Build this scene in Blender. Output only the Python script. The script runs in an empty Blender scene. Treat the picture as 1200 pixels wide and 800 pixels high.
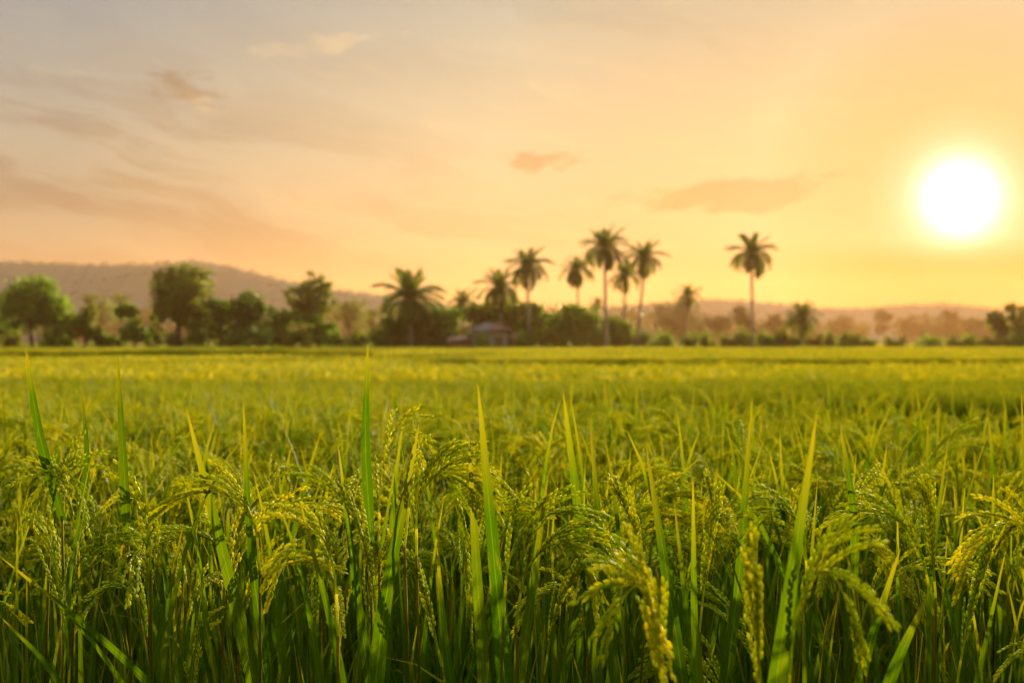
import bpy, math, random
import numpy as np
from mathutils import Vector

rng = np.random.default_rng(7)
random.seed(7)
S = bpy.context.scene
COL = S.collection
PI = math.pi
F = 1667.0            # focal length in pixels of the 1200 px wide photograph
HY = 397.0            # row of the horizon
CZ = 1.45             # camera height
SUN_AZ = math.atan(525 / F)
SUN_EL = math.radians(5.4)
SUN_DIR = Vector((math.sin(SUN_AZ) * math.cos(SUN_EL), math.cos(SUN_AZ) * math.cos(SUN_EL), math.sin(SUN_EL)))

def at(px, py, Y):
    return np.array([(px - 600) / F * Y, Y, CZ - (py - HY) / F * Y])

def gz(y):
    return float(np.interp(y, [-100, 2.5, 7, 12, 20, 45, 90, 170, 3000], [0, 0, -0.09, -0.27, -0.44, -0.53, -0.60, -0.74, -0.74]))

# ------------------------------------------------------------------ object helpers
def tag(o, label=None, cat=None, group=None, kind=None):
    if label: o['label'] = label
    if cat: o['category'] = cat
    if group: o['group'] = group
    if kind: o['kind'] = kind
    return o

def empty(name, loc=(0, 0, 0), rz=0.0, label=None, cat=None, group=None):
    o = bpy.data.objects.new(name, None)
    o.empty_display_size = 0.2
    o.location = loc
    o.rotation_euler = (0, 0, rz)
    COL.objects.link(o)
    return tag(o, label, cat, group)

def link(name, me, parent=None, loc=(0, 0, 0), rot=(0, 0, 0)):
    o = bpy.data.objects.new(name, me)
    o.location = loc
    o.rotation_euler = rot
    COL.objects.link(o)
    if parent is not None: o.parent = parent
    return o

def copy_tree(root, loc, rz, scale=1.0):
    r = root.copy(); COL.objects.link(r)
    r.location = loc; r.rotation_euler = (0, 0, rz); r.scale = (scale,) * 3
    for ch in root.children:
        c = ch.copy(); COL.objects.link(c); c.parent = r
        for g in ch.children:
            d = g.copy(); COL.objects.link(d); d.parent = c
    return r

class MB:
    """collects vertices, faces, a per-vertex vector 'pv' (across, along, random) and material slots"""
    def __init__(s):
        s.v = []; s.q = []; s.t = []; s.p = []; s.qm = []; s.tm = []; s.n = 0
    def add(s, v, quads=None, tris=None, pv=None, mat=0):
        v = np.asarray(v, float).reshape(-1, 3)
        s.v.append(v)
        s.p.append(np.zeros_like(v) if pv is None else np.asarray(pv, float).reshape(-1, 3))
        if quads is not None and len(quads):
            q = np.asarray(quads, int).reshape(-1, 4) + s.n
            s.q.append(q); s.qm.append(np.full(len(q), mat))
        if tris is not None and len(tris):
            t = np.asarray(tris, int).reshape(-1, 3) + s.n
            s.t.append(t); s.tm.append(np.full(len(t), mat))
        s.n += len(v)
    def merge(s, o, off=(0, 0, 0), rz=0.0, sc=1.0):
        if not o.n: return
        c, sn = math.cos(rz), math.sin(rz)
        R = np.array([[c, -sn, 0], [sn, c, 0], [0, 0, 1]])
        for k, v in enumerate(o.v): s.v.append((v * sc) @ R.T + np.asarray(off, float))
        s.p += o.p
        s.q += [x + s.n for x in o.q]; s.qm += o.qm
        s.t += [x + s.n for x in o.t]; s.tm += o.tm
        s.n += o.n
    def mesh(s, name, mats, smooth=True):
        me = bpy.data.meshes.new(name)
        V = np.concatenate(s.v)
        nq = sum(len(x) for x in s.q); nt = sum(len(x) for x in s.t)
        idx = []
        if nq: idx.append(np.concatenate(s.q).ravel())
        if nt: idx.append(np.concatenate(s.t).ravel())
        idx = np.concatenate(idx)
        tot = np.concatenate([np.full(nq, 4), np.full(nt, 3)])
        st = np.concatenate([[0], np.cumsum(tot)[:-1]])
        me.vertices.add(len(V)); me.vertices.foreach_set('co', V.ravel())
        me.loops.add(len(idx)); me.loops.foreach_set('vertex_index', idx.astype(np.int32))
        me.polygons.add(len(tot))
        me.polygons.foreach_set('loop_start', st.astype(np.int32))
        mi = np.concatenate((s.qm if nq else []) + (s.tm if nt else []))
        for m in mats: me.materials.append(m)
        me.polygons.foreach_set('material_index', mi.astype(np.int32))
        me.polygons.foreach_set('use_smooth', np.full(len(tot), smooth))
        a = me.attributes.new('pv', 'FLOAT_VECTOR', 'POINT')
        a.data.foreach_set('vector', np.concatenate(s.p).ravel())
        me.update(calc_edges=True)
        return me

def unit(v):
    v = np.asarray(v, float)
    return v / (np.linalg.norm(v, axis=-1, keepdims=True) + 1e-9)

def spline(pts, n):
    """Catmull-Rom through control points, n samples"""
    P = np.asarray(pts, float)
    P = np.vstack([2 * P[0] - P[1], P, 2 * P[-1] - P[-2]])
    m = len(P) - 3
    out = []
    for t in np.linspace(0, m - 1e-6, n):
        i = int(t); f = t - i
        a, b, c, d = P[i], P[i + 1], P[i + 2], P[i + 3]
        out.append(0.5 * (2 * b + (c - a) * f + (2 * a - 5 * b + 4 * c - d) * f * f + (3 * b - a - 3 * c + d) * f ** 3))
    return np.array(out)

def tube(mb, pts, rad, sides=6, mat=0, rnd=0.0, cap=False):
    P = np.asarray(pts, float); n = len(P)
    T = unit(np.gradient(P, axis=0))
    ref = np.array([0.31, 0.9, 0.2]) if abs(T[0, 1]) < 0.8 else np.array([0.9, 0.1, 0.3])
    A = unit(np.cross(T, ref)); B = np.cross(T, A)
    rad = np.broadcast_to(np.asarray(rad, float), (n,))
    ang = np.linspace(0, 2 * PI, sides, endpoint=False)
    V = P[:, None] + rad[:, None, None] * (np.cos(ang)[None, :, None] * A[:, None] + np.sin(ang)[None, :, None] * B[:, None])
    pv = np.zeros((n, sides, 3)); pv[..., 0] = (ang / (2 * PI))[None]; pv[..., 1] = np.linspace(0, 1, n)[:, None]; pv[..., 2] = rnd
    i = np.arange(n - 1)[:, None] * sides; j = np.arange(sides)[None]; k = (j + 1) % sides
    Q = np.stack([i + j, i + k, i + sides + k, i + sides + j], -1).reshape(-1, 4)
    tris = []
    V = V.reshape(-1, 3); pv = pv.reshape(-1, 3)
    if cap:
        V = np.vstack([V, P[-1]]); pv = np.vstack([pv, pv[-1]])
        b = (n - 1) * sides
        tris = [(b + a, b + (a + 1) % sides, len(V) - 1) for a in range(sides)]
    mb.add(V, Q, tris, pv, mat)

def blade(mb, P, W, side, fold=0.22, rnd=0.0, mat=0, twist=0.0, narrow=0.55):
    """leaf blade along P: three vertices across with a shallow V fold"""
    P = np.asarray(P, float); n = len(P)
    T = unit(np.gradient(P, axis=0))
    s = np.linspace(0, 1, n)
    S_ = unit(np.asarray(side, float)[None] - T * (T @ np.asarray(side, float))[:, None])
    N = np.cross(T, S_)
    if twist:
        a = (twist * s)[:, None]
        S_, N = S_ * np.cos(a) + N * np.sin(a), N * np.cos(a) - S_ * np.sin(a)
    w = W * 0.5 * np.minimum(narrow + (1 - narrow) * s / 0.3, 1.0) * np.maximum(1 - np.maximum(s - 0.25, 0) / 0.75, 0) ** 0.62
    w[-1] = 0.0002
    L = P - S_ * w[:, None] + N * (fold * w)[:, None]
    R = P + S_ * w[:, None] + N * (fold * w)[:, None]
    V = np.stack([L, P, R], 1).reshape(-1, 3)
    pv = np.zeros((n, 3, 3)); pv[:, 0, 0] = -1; pv[:, 2, 0] = 1; pv[..., 1] = s[:, None]; pv[..., 2] = rnd
    i = np.arange(n - 1) * 3
    Q = np.concatenate([np.stack([i, i + 1, i + 4, i + 3], -1), np.stack([i + 1, i + 2, i + 5, i + 4], -1)])
    mb.add(V, Q, None, pv, mat)

def arc(p0, az, tilt, bend, length, n=9, power=2.0):
    """curve that leaves p0 at `tilt` from vertical towards azimuth az and bows over by `bend`"""
    s = np.linspace(0, 1, n)
    th = tilt + bend * s ** power
    h = np.array([math.cos(az), math.sin(az), 0])
    d = np.sin(th)[:, None] * h + np.cos(th)[:, None] * np.array([0, 0, 1.0])
    step = length / (n - 1)
    P = np.zeros((n, 3)); P[0] = p0
    P[1:] = np.asarray(p0) + np.cumsum((d[1:] + d[:-1]) * 0.5 * step, axis=0)
    return P

# ------------------------------------------------------------------ node helpers
def new_mat(name):
    m = bpy.data.materials.new(name); m.use_nodes = True
    nt = m.node_tree; nt.nodes.clear()
    return m, nt

class NT:
    def __init__(s, nt): s.nt = nt
    def n(s, typ, **kw):
        nd = s.nt.nodes.new(typ)
        for k, v in kw.items(): setattr(nd, k, v)
        return nd
    def put(s, sock, v):
        if isinstance(v, bpy.types.NodeSocket): s.nt.links.new(v, sock)
        elif v is not None:
            if hasattr(sock.default_value, '__len__') and not hasattr(v, '__len__'): v = (v,) * len(sock.default_value)
            elif hasattr(v, '__len__') and len(sock.default_value) == 4 and len(v) == 3: v = tuple(v) + (1,)
            sock.default_value = v
    def m(s, op, a, b=None, c=None, clamp=False):
        nd = s.n('ShaderNodeMath', operation=op, use_clamp=clamp)
        s.put(nd.inputs[0], a); s.put(nd.inputs[1], b); s.put(nd.inputs[2], c)
        return nd.outputs[0]
    def vm(s, op, a, b=None):
        nd = s.n('ShaderNodeVectorMath', operation=op)
        s.put(nd.inputs[0], a); s.put(nd.inputs[1], b)
        return nd.outputs['Value'] if op in ('DOT_PRODUCT', 'LENGTH') else nd.outputs[0]
    def mix(s, f, a, b, mode='MIX', clampf=True):
        nd = s.n('ShaderNodeMix', data_type='RGBA', blend_type=mode, clamp_factor=clampf)
        s.put(nd.inputs[0], f); s.put(nd.inputs[6], a); s.put(nd.inputs[7], b)
        return nd.outputs[2]
    def ramp(s, f, stops, interp='LINEAR'):
        nd = s.n('ShaderNodeValToRGB'); cr = nd.color_ramp; cr.interpolation = interp
        while len(cr.elements) < len(stops): cr.elements.new(0.5)
        for e, (p, c) in zip(cr.elements, stops):
            e.position = p; e.color = tuple(c) + (1,) if len(c) == 3 else c
        s.put(nd.inputs[0], f)
        return nd.outputs[0]
    def noise(s, vec, scale, detail=3, rough=0.5, dist=0.0):
        nd = s.n('ShaderNodeTexNoise')
        s.put(nd.inputs['Vector'], vec); nd.inputs['Scale'].default_value = scale
        nd.inputs['Detail'].default_value = detail; nd.inputs['Roughness'].default_value = rough
        nd.inputs['Distortion'].default_value = dist
        return nd.outputs[0]
    def sep(s, v):
        nd = s.n('ShaderNodeSeparateXYZ'); s.put(nd.inputs[0], v); return nd.outputs
    def comb(s, x, y, z):
        nd = s.n('ShaderNodeCombineXYZ')
        for i, v in enumerate((x, y, z)): s.put(nd.inputs[i], v)
        return nd.outputs[0]
    def rng(s, v, a, b, c=0.0, d=1.0, smooth=False):
        nd = s.n('ShaderNodeMapRange', interpolation_type='SMOOTHSTEP' if smooth else 'LINEAR')
        s.put(nd.inputs[0], v)
        for i, x in enumerate((a, b, c, d)): nd.inputs[i + 1].default_value = x
        return nd.outputs[0]

def pv_attr(t):
    a = t.n('ShaderNodeAttribute', attribute_name='pv')
    return t.sep(a.outputs['Vector'])

def plant_shader(t, col, trans_col, tf, rough=0.5, spec=0.3, bump=None):
    p = t.n('ShaderNodeBsdfPrincipled')
    t.put(p.inputs['Base Color'], col); p.inputs['Roughness'].default_value = rough
    p.inputs['Specular IOR Level'].default_value = spec
    tr = t.n('ShaderNodeBsdfTranslucent'); t.put(tr.inputs['Color'], trans_col)
    if bump is not None:
        b = t.n('ShaderNodeBump'); b.inputs['Strength'].default_value = bump[1]; b.inputs['Distance'].default_value = 0.002
        t.put(b.inputs['Height'], bump[0]); t.put(p.inputs['Normal'], b.outputs[0]); t.put(tr.inputs['Normal'], b.outputs[0])
    mx = t.n('ShaderNodeMixShader'); mx.inputs[0].default_value = tf
    t.put(mx.inputs[1], p.outputs[0]); t.put(mx.inputs[2], tr.outputs[0])
    o = t.n('ShaderNodeOutputMaterial'); t.put(o.inputs['Surface'], mx.outputs[0])

def leaf_material(name, green, yellow, tip, tf, tgain=1.5, veins=True):
    m, nt = new_mat(name); t = NT(nt)
    u, v, r = pv_attr(t)
    oi = t.n('ShaderNodeObjectInfo').outputs['Random']
    geo = t.n('ShaderNodeNewGeometry').outputs['Position']
    big = t.noise(geo, 0.9, 2)
    f = t.m('ADD', t.m('MULTIPLY', r, 0.55), t.m('MULTIPLY', oi, 0.35))
    f = t.m('ADD', f, t.m('MULTIPLY', t.m('SUBTRACT', big, 0.5), 0.5), clamp=True)
    col = t.mix(f, green, yellow)
    col = t.mix(t.rng(v, 0.72, 1.0, 0, 0.75), col, tip)                    # leaf tips ripen first
    bl = t.noise(t.comb(t.m('MULTIPLY', u, 1.5), t.m('MULTIPLY', v, 14), t.m('MULTIPLY', r, 31)), 1.0, 4, 0.65)
    col = t.mix(t.rng(bl, 0.58, 0.76, 0, 0.45), col, tuple(0.6 * c + 0.4 * d for c, d in zip(tip, yellow)))
    bump = None
    if veins:
        w = t.m('SINE', t.m('MULTIPLY', u, 26.0))
        mid = t.rng(t.m('ABSOLUTE', u), 0.0, 0.14, 1, 0)
        col = t.mix(t.rng(w, -1, 1, 0, 0.22), col, t.mix(1.0, col, (1.5, 1.35, 1.3), 'MULTIPLY'))
        col = t.mix(t.m('MULTIPLY', mid, 0.5), col, tuple(min(1, c * 1.7) for c in yellow))
        bump = (t.m('SUBTRACT', w, t.m('MULTIPLY', mid, 3.0)), 0.35)
    tcol = t.mix(1.0, col, (tgain * 1.1, tgain, tgain * 0.35), 'MULTIPLY')
    plant_shader(t, col, tcol, tf, 0.6, 0.03 if veins and tf > 0.32 else 0.0, bump)
    return m

def grain_material(name, a, b, c, tf=0.3):
    m, nt = new_mat(name); t = NT(nt)
    u, v, r = pv_attr(t)
    oi = t.n('ShaderNodeObjectInfo').outputs['Random']
    f = t.m('ADD', t.m('MULTIPLY', r, 0.6), t.m('MULTIPLY', oi, 0.4))
    col = t.ramp(f, [(0.0, a), (0.55, b), (1.0, c)])
    col = t.mix(t.rng(v, 0.55, 1.0, 0, 0.5), col, tuple(min(1, x * 1.25) for x in c))
    w = t.m('SINE', t.m('MULTIPLY', u, 2 * PI * 6))
    plant_shader(t, col, t.mix(1.0, col, (1.6, 1.4, 0.3), 'MULTIPLY'), tf, 0.65, 0.06, (w, 0.3))
    return m

def tree_leaf_material(name, a, b, tf=0.4, spec=0.05):
    m, nt = new_mat(name); t = NT(nt)
    u, v, r = pv_attr(t)
    geo = t.n('ShaderNodeNewGeometry').outputs['Position']
    big = t.noise(geo, 0.45, 3)
    f = t.m('ADD', t.m('MULTIPLY', r, 0.5), t.rng(big, 0.35, 0.65, 0, 0.5))
    col = t.mix(f, a, b)
    plant_shader(t, col, t.mix(1.0, col, (1.4, 1.3, 0.5), 'MULTIPLY'), tf, 0.6, spec)
    return m

def bark_material(name, a, b, scale=3.0, stretch=(1, 1, 0.2)):
    m, nt = new_mat(name); t = NT(nt)
    co = t.n('ShaderNodeTexCoord').outputs['Object']
    mp = t.vm('MULTIPLY', co, stretch)
    f = t.noise(mp, scale, 5, 0.6)
    p = t.n('ShaderNodeBsdfPrincipled'); t.put(p.inputs['Base Color'], t.mix(t.rng(f, 0.3, 0.7), a, b))
    p.inputs['Roughness'].default_value = 0.9; p.inputs['Specular IOR Level'].default_value = 0.1
    bp = t.n('ShaderNodeBump'); bp.inputs['Strength'].default_value = 0.6; t.put(bp.inputs['Height'], f)
    t.put(p.inputs['Normal'], bp.outputs[0])
    o = t.n('ShaderNodeOutputMaterial'); t.put(o.inputs[0], p.outputs[0])
    return m

M = {}
M['leaf'] = leaf_material('rice_leaf', (0.018, 0.058, 0.0015), (0.062, 0.100, 0.002), (0.22, 0.19, 0.010), 0.45, 1.25)
M['dry'] = leaf_material('dry_rice_leaf', (0.09, 0.07, 0.022), (0.16, 0.115, 0.04), (0.18, 0.125, 0.05), 0.3, 0.8)
M['grain'] = grain_material('rice_grain', (0.19, 0.30, 0.003), (0.37, 0.41, 0.004), (0.65, 0.61, 0.006), 0.5)
M['grass'] = leaf_material('low_grass_blade', (0.010, 0.030, 0.002), (0.022, 0.046, 0.003), (0.05, 0.055, 0.006), 0.2, 1.2, veins=False)  # grass green deepened to stand in for the shaded sides of the plots
M['bark'] = bark_material('tree_bark', (0.05, 0.04, 0.028), (0.13, 0.10, 0.07))
M['palmbark'] = bark_material('palm_bark', (0.10, 0.085, 0.065), (0.22, 0.19, 0.15), 2.0, (0.4, 0.4, 5))

# ------------------------------------------------------------------ rice geometry
GT = []                                                        # grain template, unit length along z
for z, r in ((0.0, 0.0), (0.28, 0.9), (0.66, 0.85), (1.0, 0.0)):
    if r == 0: GT.append((0, 0, z))
    else:
        for k in range(5):
            a = 2 * PI * k / 5
            GT.append((r * math.cos(a), r * math.sin(a) * 0.72, z))
GT = np.array(GT)
GTT = [(0, 1 + (k + 1) % 5, 1 + k) for k in range(5)] + [(11, 6 + k, 6 + (k + 1) % 5) for k in range(5)]
GTQ = [(1 + k, 1 + (k + 1) % 5, 6 + (k + 1) % 5, 6 + k) for k in range(5)]

def grains(mb, pos, dirs, sides, length, width, rnd, mat=0):
    n = len(pos)
    D = unit(dirs); A = unit(sides - D * np.sum(D * sides, 1, keepdims=True)); B = np.cross(D, A)
    V = (pos[:, None] + GT[None, :, 2:3] * length[:, None, None] * D[:, None]
         + GT[None, :, 0:1] * width[:, None, None] * A[:, None] + GT[None, :, 1:2] * width[:, None, None] * B[:, None])
    pv = np.zeros((n, 12, 3))
    pv[..., 0] = np.arctan2(GT[:, 1], GT[:, 0])[None] / (2 * PI); pv[..., 1] = GT[None, :, 2]; pv[..., 2] = rnd[:, None]
    off = (np.arange(n) * 12)[:, None, None]
    mb.add(V, (np.array(GTQ)[None] + off).reshape(-1, 4), (np.array(GTT)[None] + off).reshape(-1, 3), pv, mat)

def panicle(axis, rg, nb=10, spread=0.34, blen=0.105, gravity=0.10, coarse=False, mat=0, ripe=0.5, fat=1.0):
    """a rice panicle along `axis`: branches that follow the arching axis, each strung with grains"""
    mb = MB()
    n = len(axis); T = unit(np.gradient(axis, axis=0))
    down = np.array([0, 0, -1.0])
    if not coarse: tube(mb, axis, np.linspace(0.0016, 0.0005, n), 4, mat, ripe * 0.4)
    pos, dr, sd, rn = [], [], [], []
    L = float(np.sum(np.linalg.norm(np.diff(axis, axis=0), axis=1)))
    for b in range(nb + 1):
        s0 = 0.02 + 0.80 * (b / nb) ** 0.9
        i0 = s0 * (n - 1); i = min(int(i0), n - 2)
        p = axis[i] + (axis[i + 1] - axis[i]) * (i0 - i)
        t = T[i]
        ref = unit(np.cross(t, rg.normal(size=3)))
        a = b * 2.4 + rg.uniform(-0.4, 0.4)
        A = unit(np.cross(t, [0.2, 0.95, 0.1])); B = np.cross(t, A)
        rad = A * math.cos(a) + B * math.sin(a)
        sp = spread * rg.uniform(0.5, 1.25)
        lb = blen * (1.12 - 0.55 * s0) * rg.uniform(0.8, 1.15)
        if b == nb: sp, lb = 0.05, L * 0.24
        d = t * math.cos(sp) + rad * math.sin(sp)
        step = 0.0043 if not coarse else lb / 4
        m = max(int(lb / step), 3); pts = [p.copy()]; ds = [d]
        for k in range(m):
            s1 = min(s0 + (k + 1) * step / L, 1.0); tt = T[min(int(s1 * (n - 1)), n - 1)]
            d = unit(d + down * gravity * step / 0.0043 * 0.35 + (tt - d) * 0.10 * step / 0.0043 * 0.35)
            p = p + d * step
            pts.append(p.copy()); ds.append(d)
        pts = np.array(pts); ds = np.array(ds)
        base = min(max(ripe + rg.normal() * 0.14, 0), 1)
        if coarse:
            tube(mb, pts, 0.0062 * fat * np.array([0.35, 1.0, 0.9, 1.0] + [0.3] * (len(pts) - 4)), 4, mat, base, cap=True)
            continue
        tube(mb, pts[::3] if len(pts) > 6 else pts, 0.0007, 3, mat, base * 0.5)
        for k in range(3, m + 1):
            side = unit(np.cross(ds[k], ref + rg.normal(size=3) * 0.35))
            sg = 1 if k % 2 else -1
            pos.append(pts[k] + side * sg * 0.0013); dr.append(ds[k] + side * sg * rg.uniform(0.06, 0.22)); sd.append(side)
            rn.append(min(max(base + rg.normal() * 0.16, 0), 1))
    if pos:
        pos = np.array(pos)
        grains(mb, pos, np.array(dr), np.array(sd), rg.uniform(0.0078, 0.0096, len(pos)) * fat ** 0.5,
               rg.uniform(0.00145, 0.00185, len(pos)) * fat, np.array(rn), mat)
    return mb

def culm(mb, p0, p1, rg, r=0.0026, mat=0, n=6, sides=5):
    p0 = np.asarray(p0, float); p1 = np.asarray(p1, float)
    s = np.linspace(0, 1, n)[:, None]
    P = p0 + (p1 - p0) * np.concatenate([s ** 1.5, s ** 1.5, s], 1)
    tube(mb, P, np.linspace(r * 1.25, r * 0.6, n), sides, mat, rg.uniform(0.1, 0.6))

def make_plant(rg, k=3, coarse=False, ntill=None, panicle_n=10):
    """parts of one rice plant in local coordinates: list of (part name, MB)"""
    parts = []
    fol = MB()
    nseg = 5 if coarse else 9
    for i in range(k):
        az = rg.uniform(0, 2 * PI); lean = rg.uniform(0.04, 0.15)
        b = np.array([rg.normal() * 0.02, rg.normal() * 0.02, 0])
        h = rg.uniform(0.93, 1.06)
        top = b + np.array([math.cos(az) * lean, math.sin(az) * lean, h])
        c = MB(); culm(c, b, top, rg, n=3 if coarse else 6, sides=3 if coarse else 5)
        end = rg.choice([rg.uniform(1.7, 2.75), rg.uniform(1.7, 2.75), rg.uniform(0.7, 1.5)])
        ax = arc(top, az + rg.uniform(-0.5, 0.5), lean * 1.6, end, rg.uniform(0.17, 0.25), 8 if coarse else 20, 1.15)
        pn = panicle(ax, rg, nb=(5 if coarse else panicle_n), spread=rg.uniform(0.13, 0.30), coarse=coarse,
                     ripe=rg.uniform(0.55, 1.0) if coarse else rg.uniform(0.0, 0.5), mat=1 if coarse else 0, fat=1.5 if coarse else 1.22)
        f = MB()
        at_ = b + (top - b) * np.array([0.7, 0.7, 0.76])
        fa = az + rg.uniform(0.6, 2 * PI - 0.6)
        ln = rg.uniform(0.34, 0.56)
        P = arc(at_, fa, rg.uniform(0.03, 0.26), rg.choice([0.08, 0.25, 0.8]) * rg.uniform(0.5, 1.2), ln, nseg, 2.4)
        sa = fa + PI / 2 + rg.uniform(-0.5, 0.5)
        blade(f, P, rg.uniform(0.010, 0.017), (math.cos(sa), math.sin(sa), 0), rnd=rg.uniform(), twist=rg.uniform(-0.9, 0.9))
        if coarse:
            fol.merge(c); fol.merge(pn); fol.merge(f)
        else:
            parts += [('culm', c, 'leaf'), ('panicle', pn, 'grain'), ('flag_leaf', f, 'leaf')]
    if not coarse:
        for i in range(3):                                      # upright leaves of tillers that carry no panicle yet
            f = MB(); az = rg.uniform(0, 2 * PI)
            p0 = np.array([rg.normal() * 0.03, rg.normal() * 0.03, rg.uniform(0.55, 0.72)])
            blade(f, arc(p0, az, rg.uniform(0.02, 0.16), rg.uniform(0.05, 0.3), rg.uniform(0.40, 0.56), 9, 2.4), rg.uniform(0.010, 0.016),
                  (-math.sin(az + 0.4), math.cos(az + 0.4), 0), rnd=rg.uniform(), twist=rg.uniform(-0.9, 0.9))
            culm(f, (p0[0] * 0.5, p0[1] * 0.5, 0), p0, rg, 0.0028)
            parts.append(('flag_leaf', f, 'leaf'))
    nl = 7 if coarse else 20
    for i in range(nl):
        fa = rg.uniform(0, 2 * PI); z0 = rg.uniform(0.02, 0.62)
        p0 = np.array([rg.normal() * 0.025, rg.normal() * 0.025, z0])
        ln = rg.uniform(0.38, 0.66) if i % 5 else rg.uniform(0.6, 0.8)
        P = arc(p0, fa, rg.uniform(0.05, 0.36), rg.choice([0.15, 0.5, 1.3]) * rg.uniform(0.6, 1.2), ln, nseg, 2.2)
        sa = fa + PI / 2 + rg.uniform(-0.4, 0.4)
        blade(fol, P, rg.uniform(0.008, 0.014), (math.cos(sa), math.sin(sa), 0), rnd=rg.uniform(0, 0.8), twist=rg.uniform(-0.8, 0.8))
    for i in range(2 if coarse else 6):                         # slim upright blades
        az = rg.uniform(0, 2 * PI); p0 = np.array([rg.normal() * 0.035, rg.normal() * 0.035, rg.uniform(0.40, 0.66)])
        blade(fol, arc(p0, az, rg.uniform(0.0, 0.12), rg.uniform(0.02, 0.22), rg.uniform(0.42, 0.60), nseg, 2.4), rg.uniform(0.007, 0.012),
              (-math.sin(az + 0.5), math.cos(az + 0.5), 0), rnd=rg.uniform(0, 0.7), twist=rg.uniform(-0.7, 0.7))
    if coarse: return [('plant', fol, None)]
    for i in range(5):                                          # young tillers without a panicle
        p0 = np.array([rg.normal() * 0.03, rg.normal() * 0.03, 0])
        culm(fol, p0, p0 + np.array([rg.normal() * 0.04, rg.normal() * 0.04, rg.uniform(0.5, 0.8)]), rg, 0.0032)
    parts.append(('foliage', fol, 'leaf'))
    dry = MB()
    for i in range(4):
        fa = rg.uniform(0, 2 * PI)
        P = arc((rg.normal() * 0.03, rg.normal() * 0.03, rg.uniform(0.1, 0.4)), fa, rg.uniform(0.3, 0.9), rg.uniform(0.8, 2.0), rg.uniform(0.25, 0.5), 8, 1.5)
        blade(dry, P, rg.uniform(0.004, 0.008), (-math.sin(fa), math.cos(fa), 0), rnd=rg.uniform(), twist=rg.uniform(-2, 2), fold=0.5)
    parts.append(('dry_leaf', dry, 'dry'))
    return parts

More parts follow.
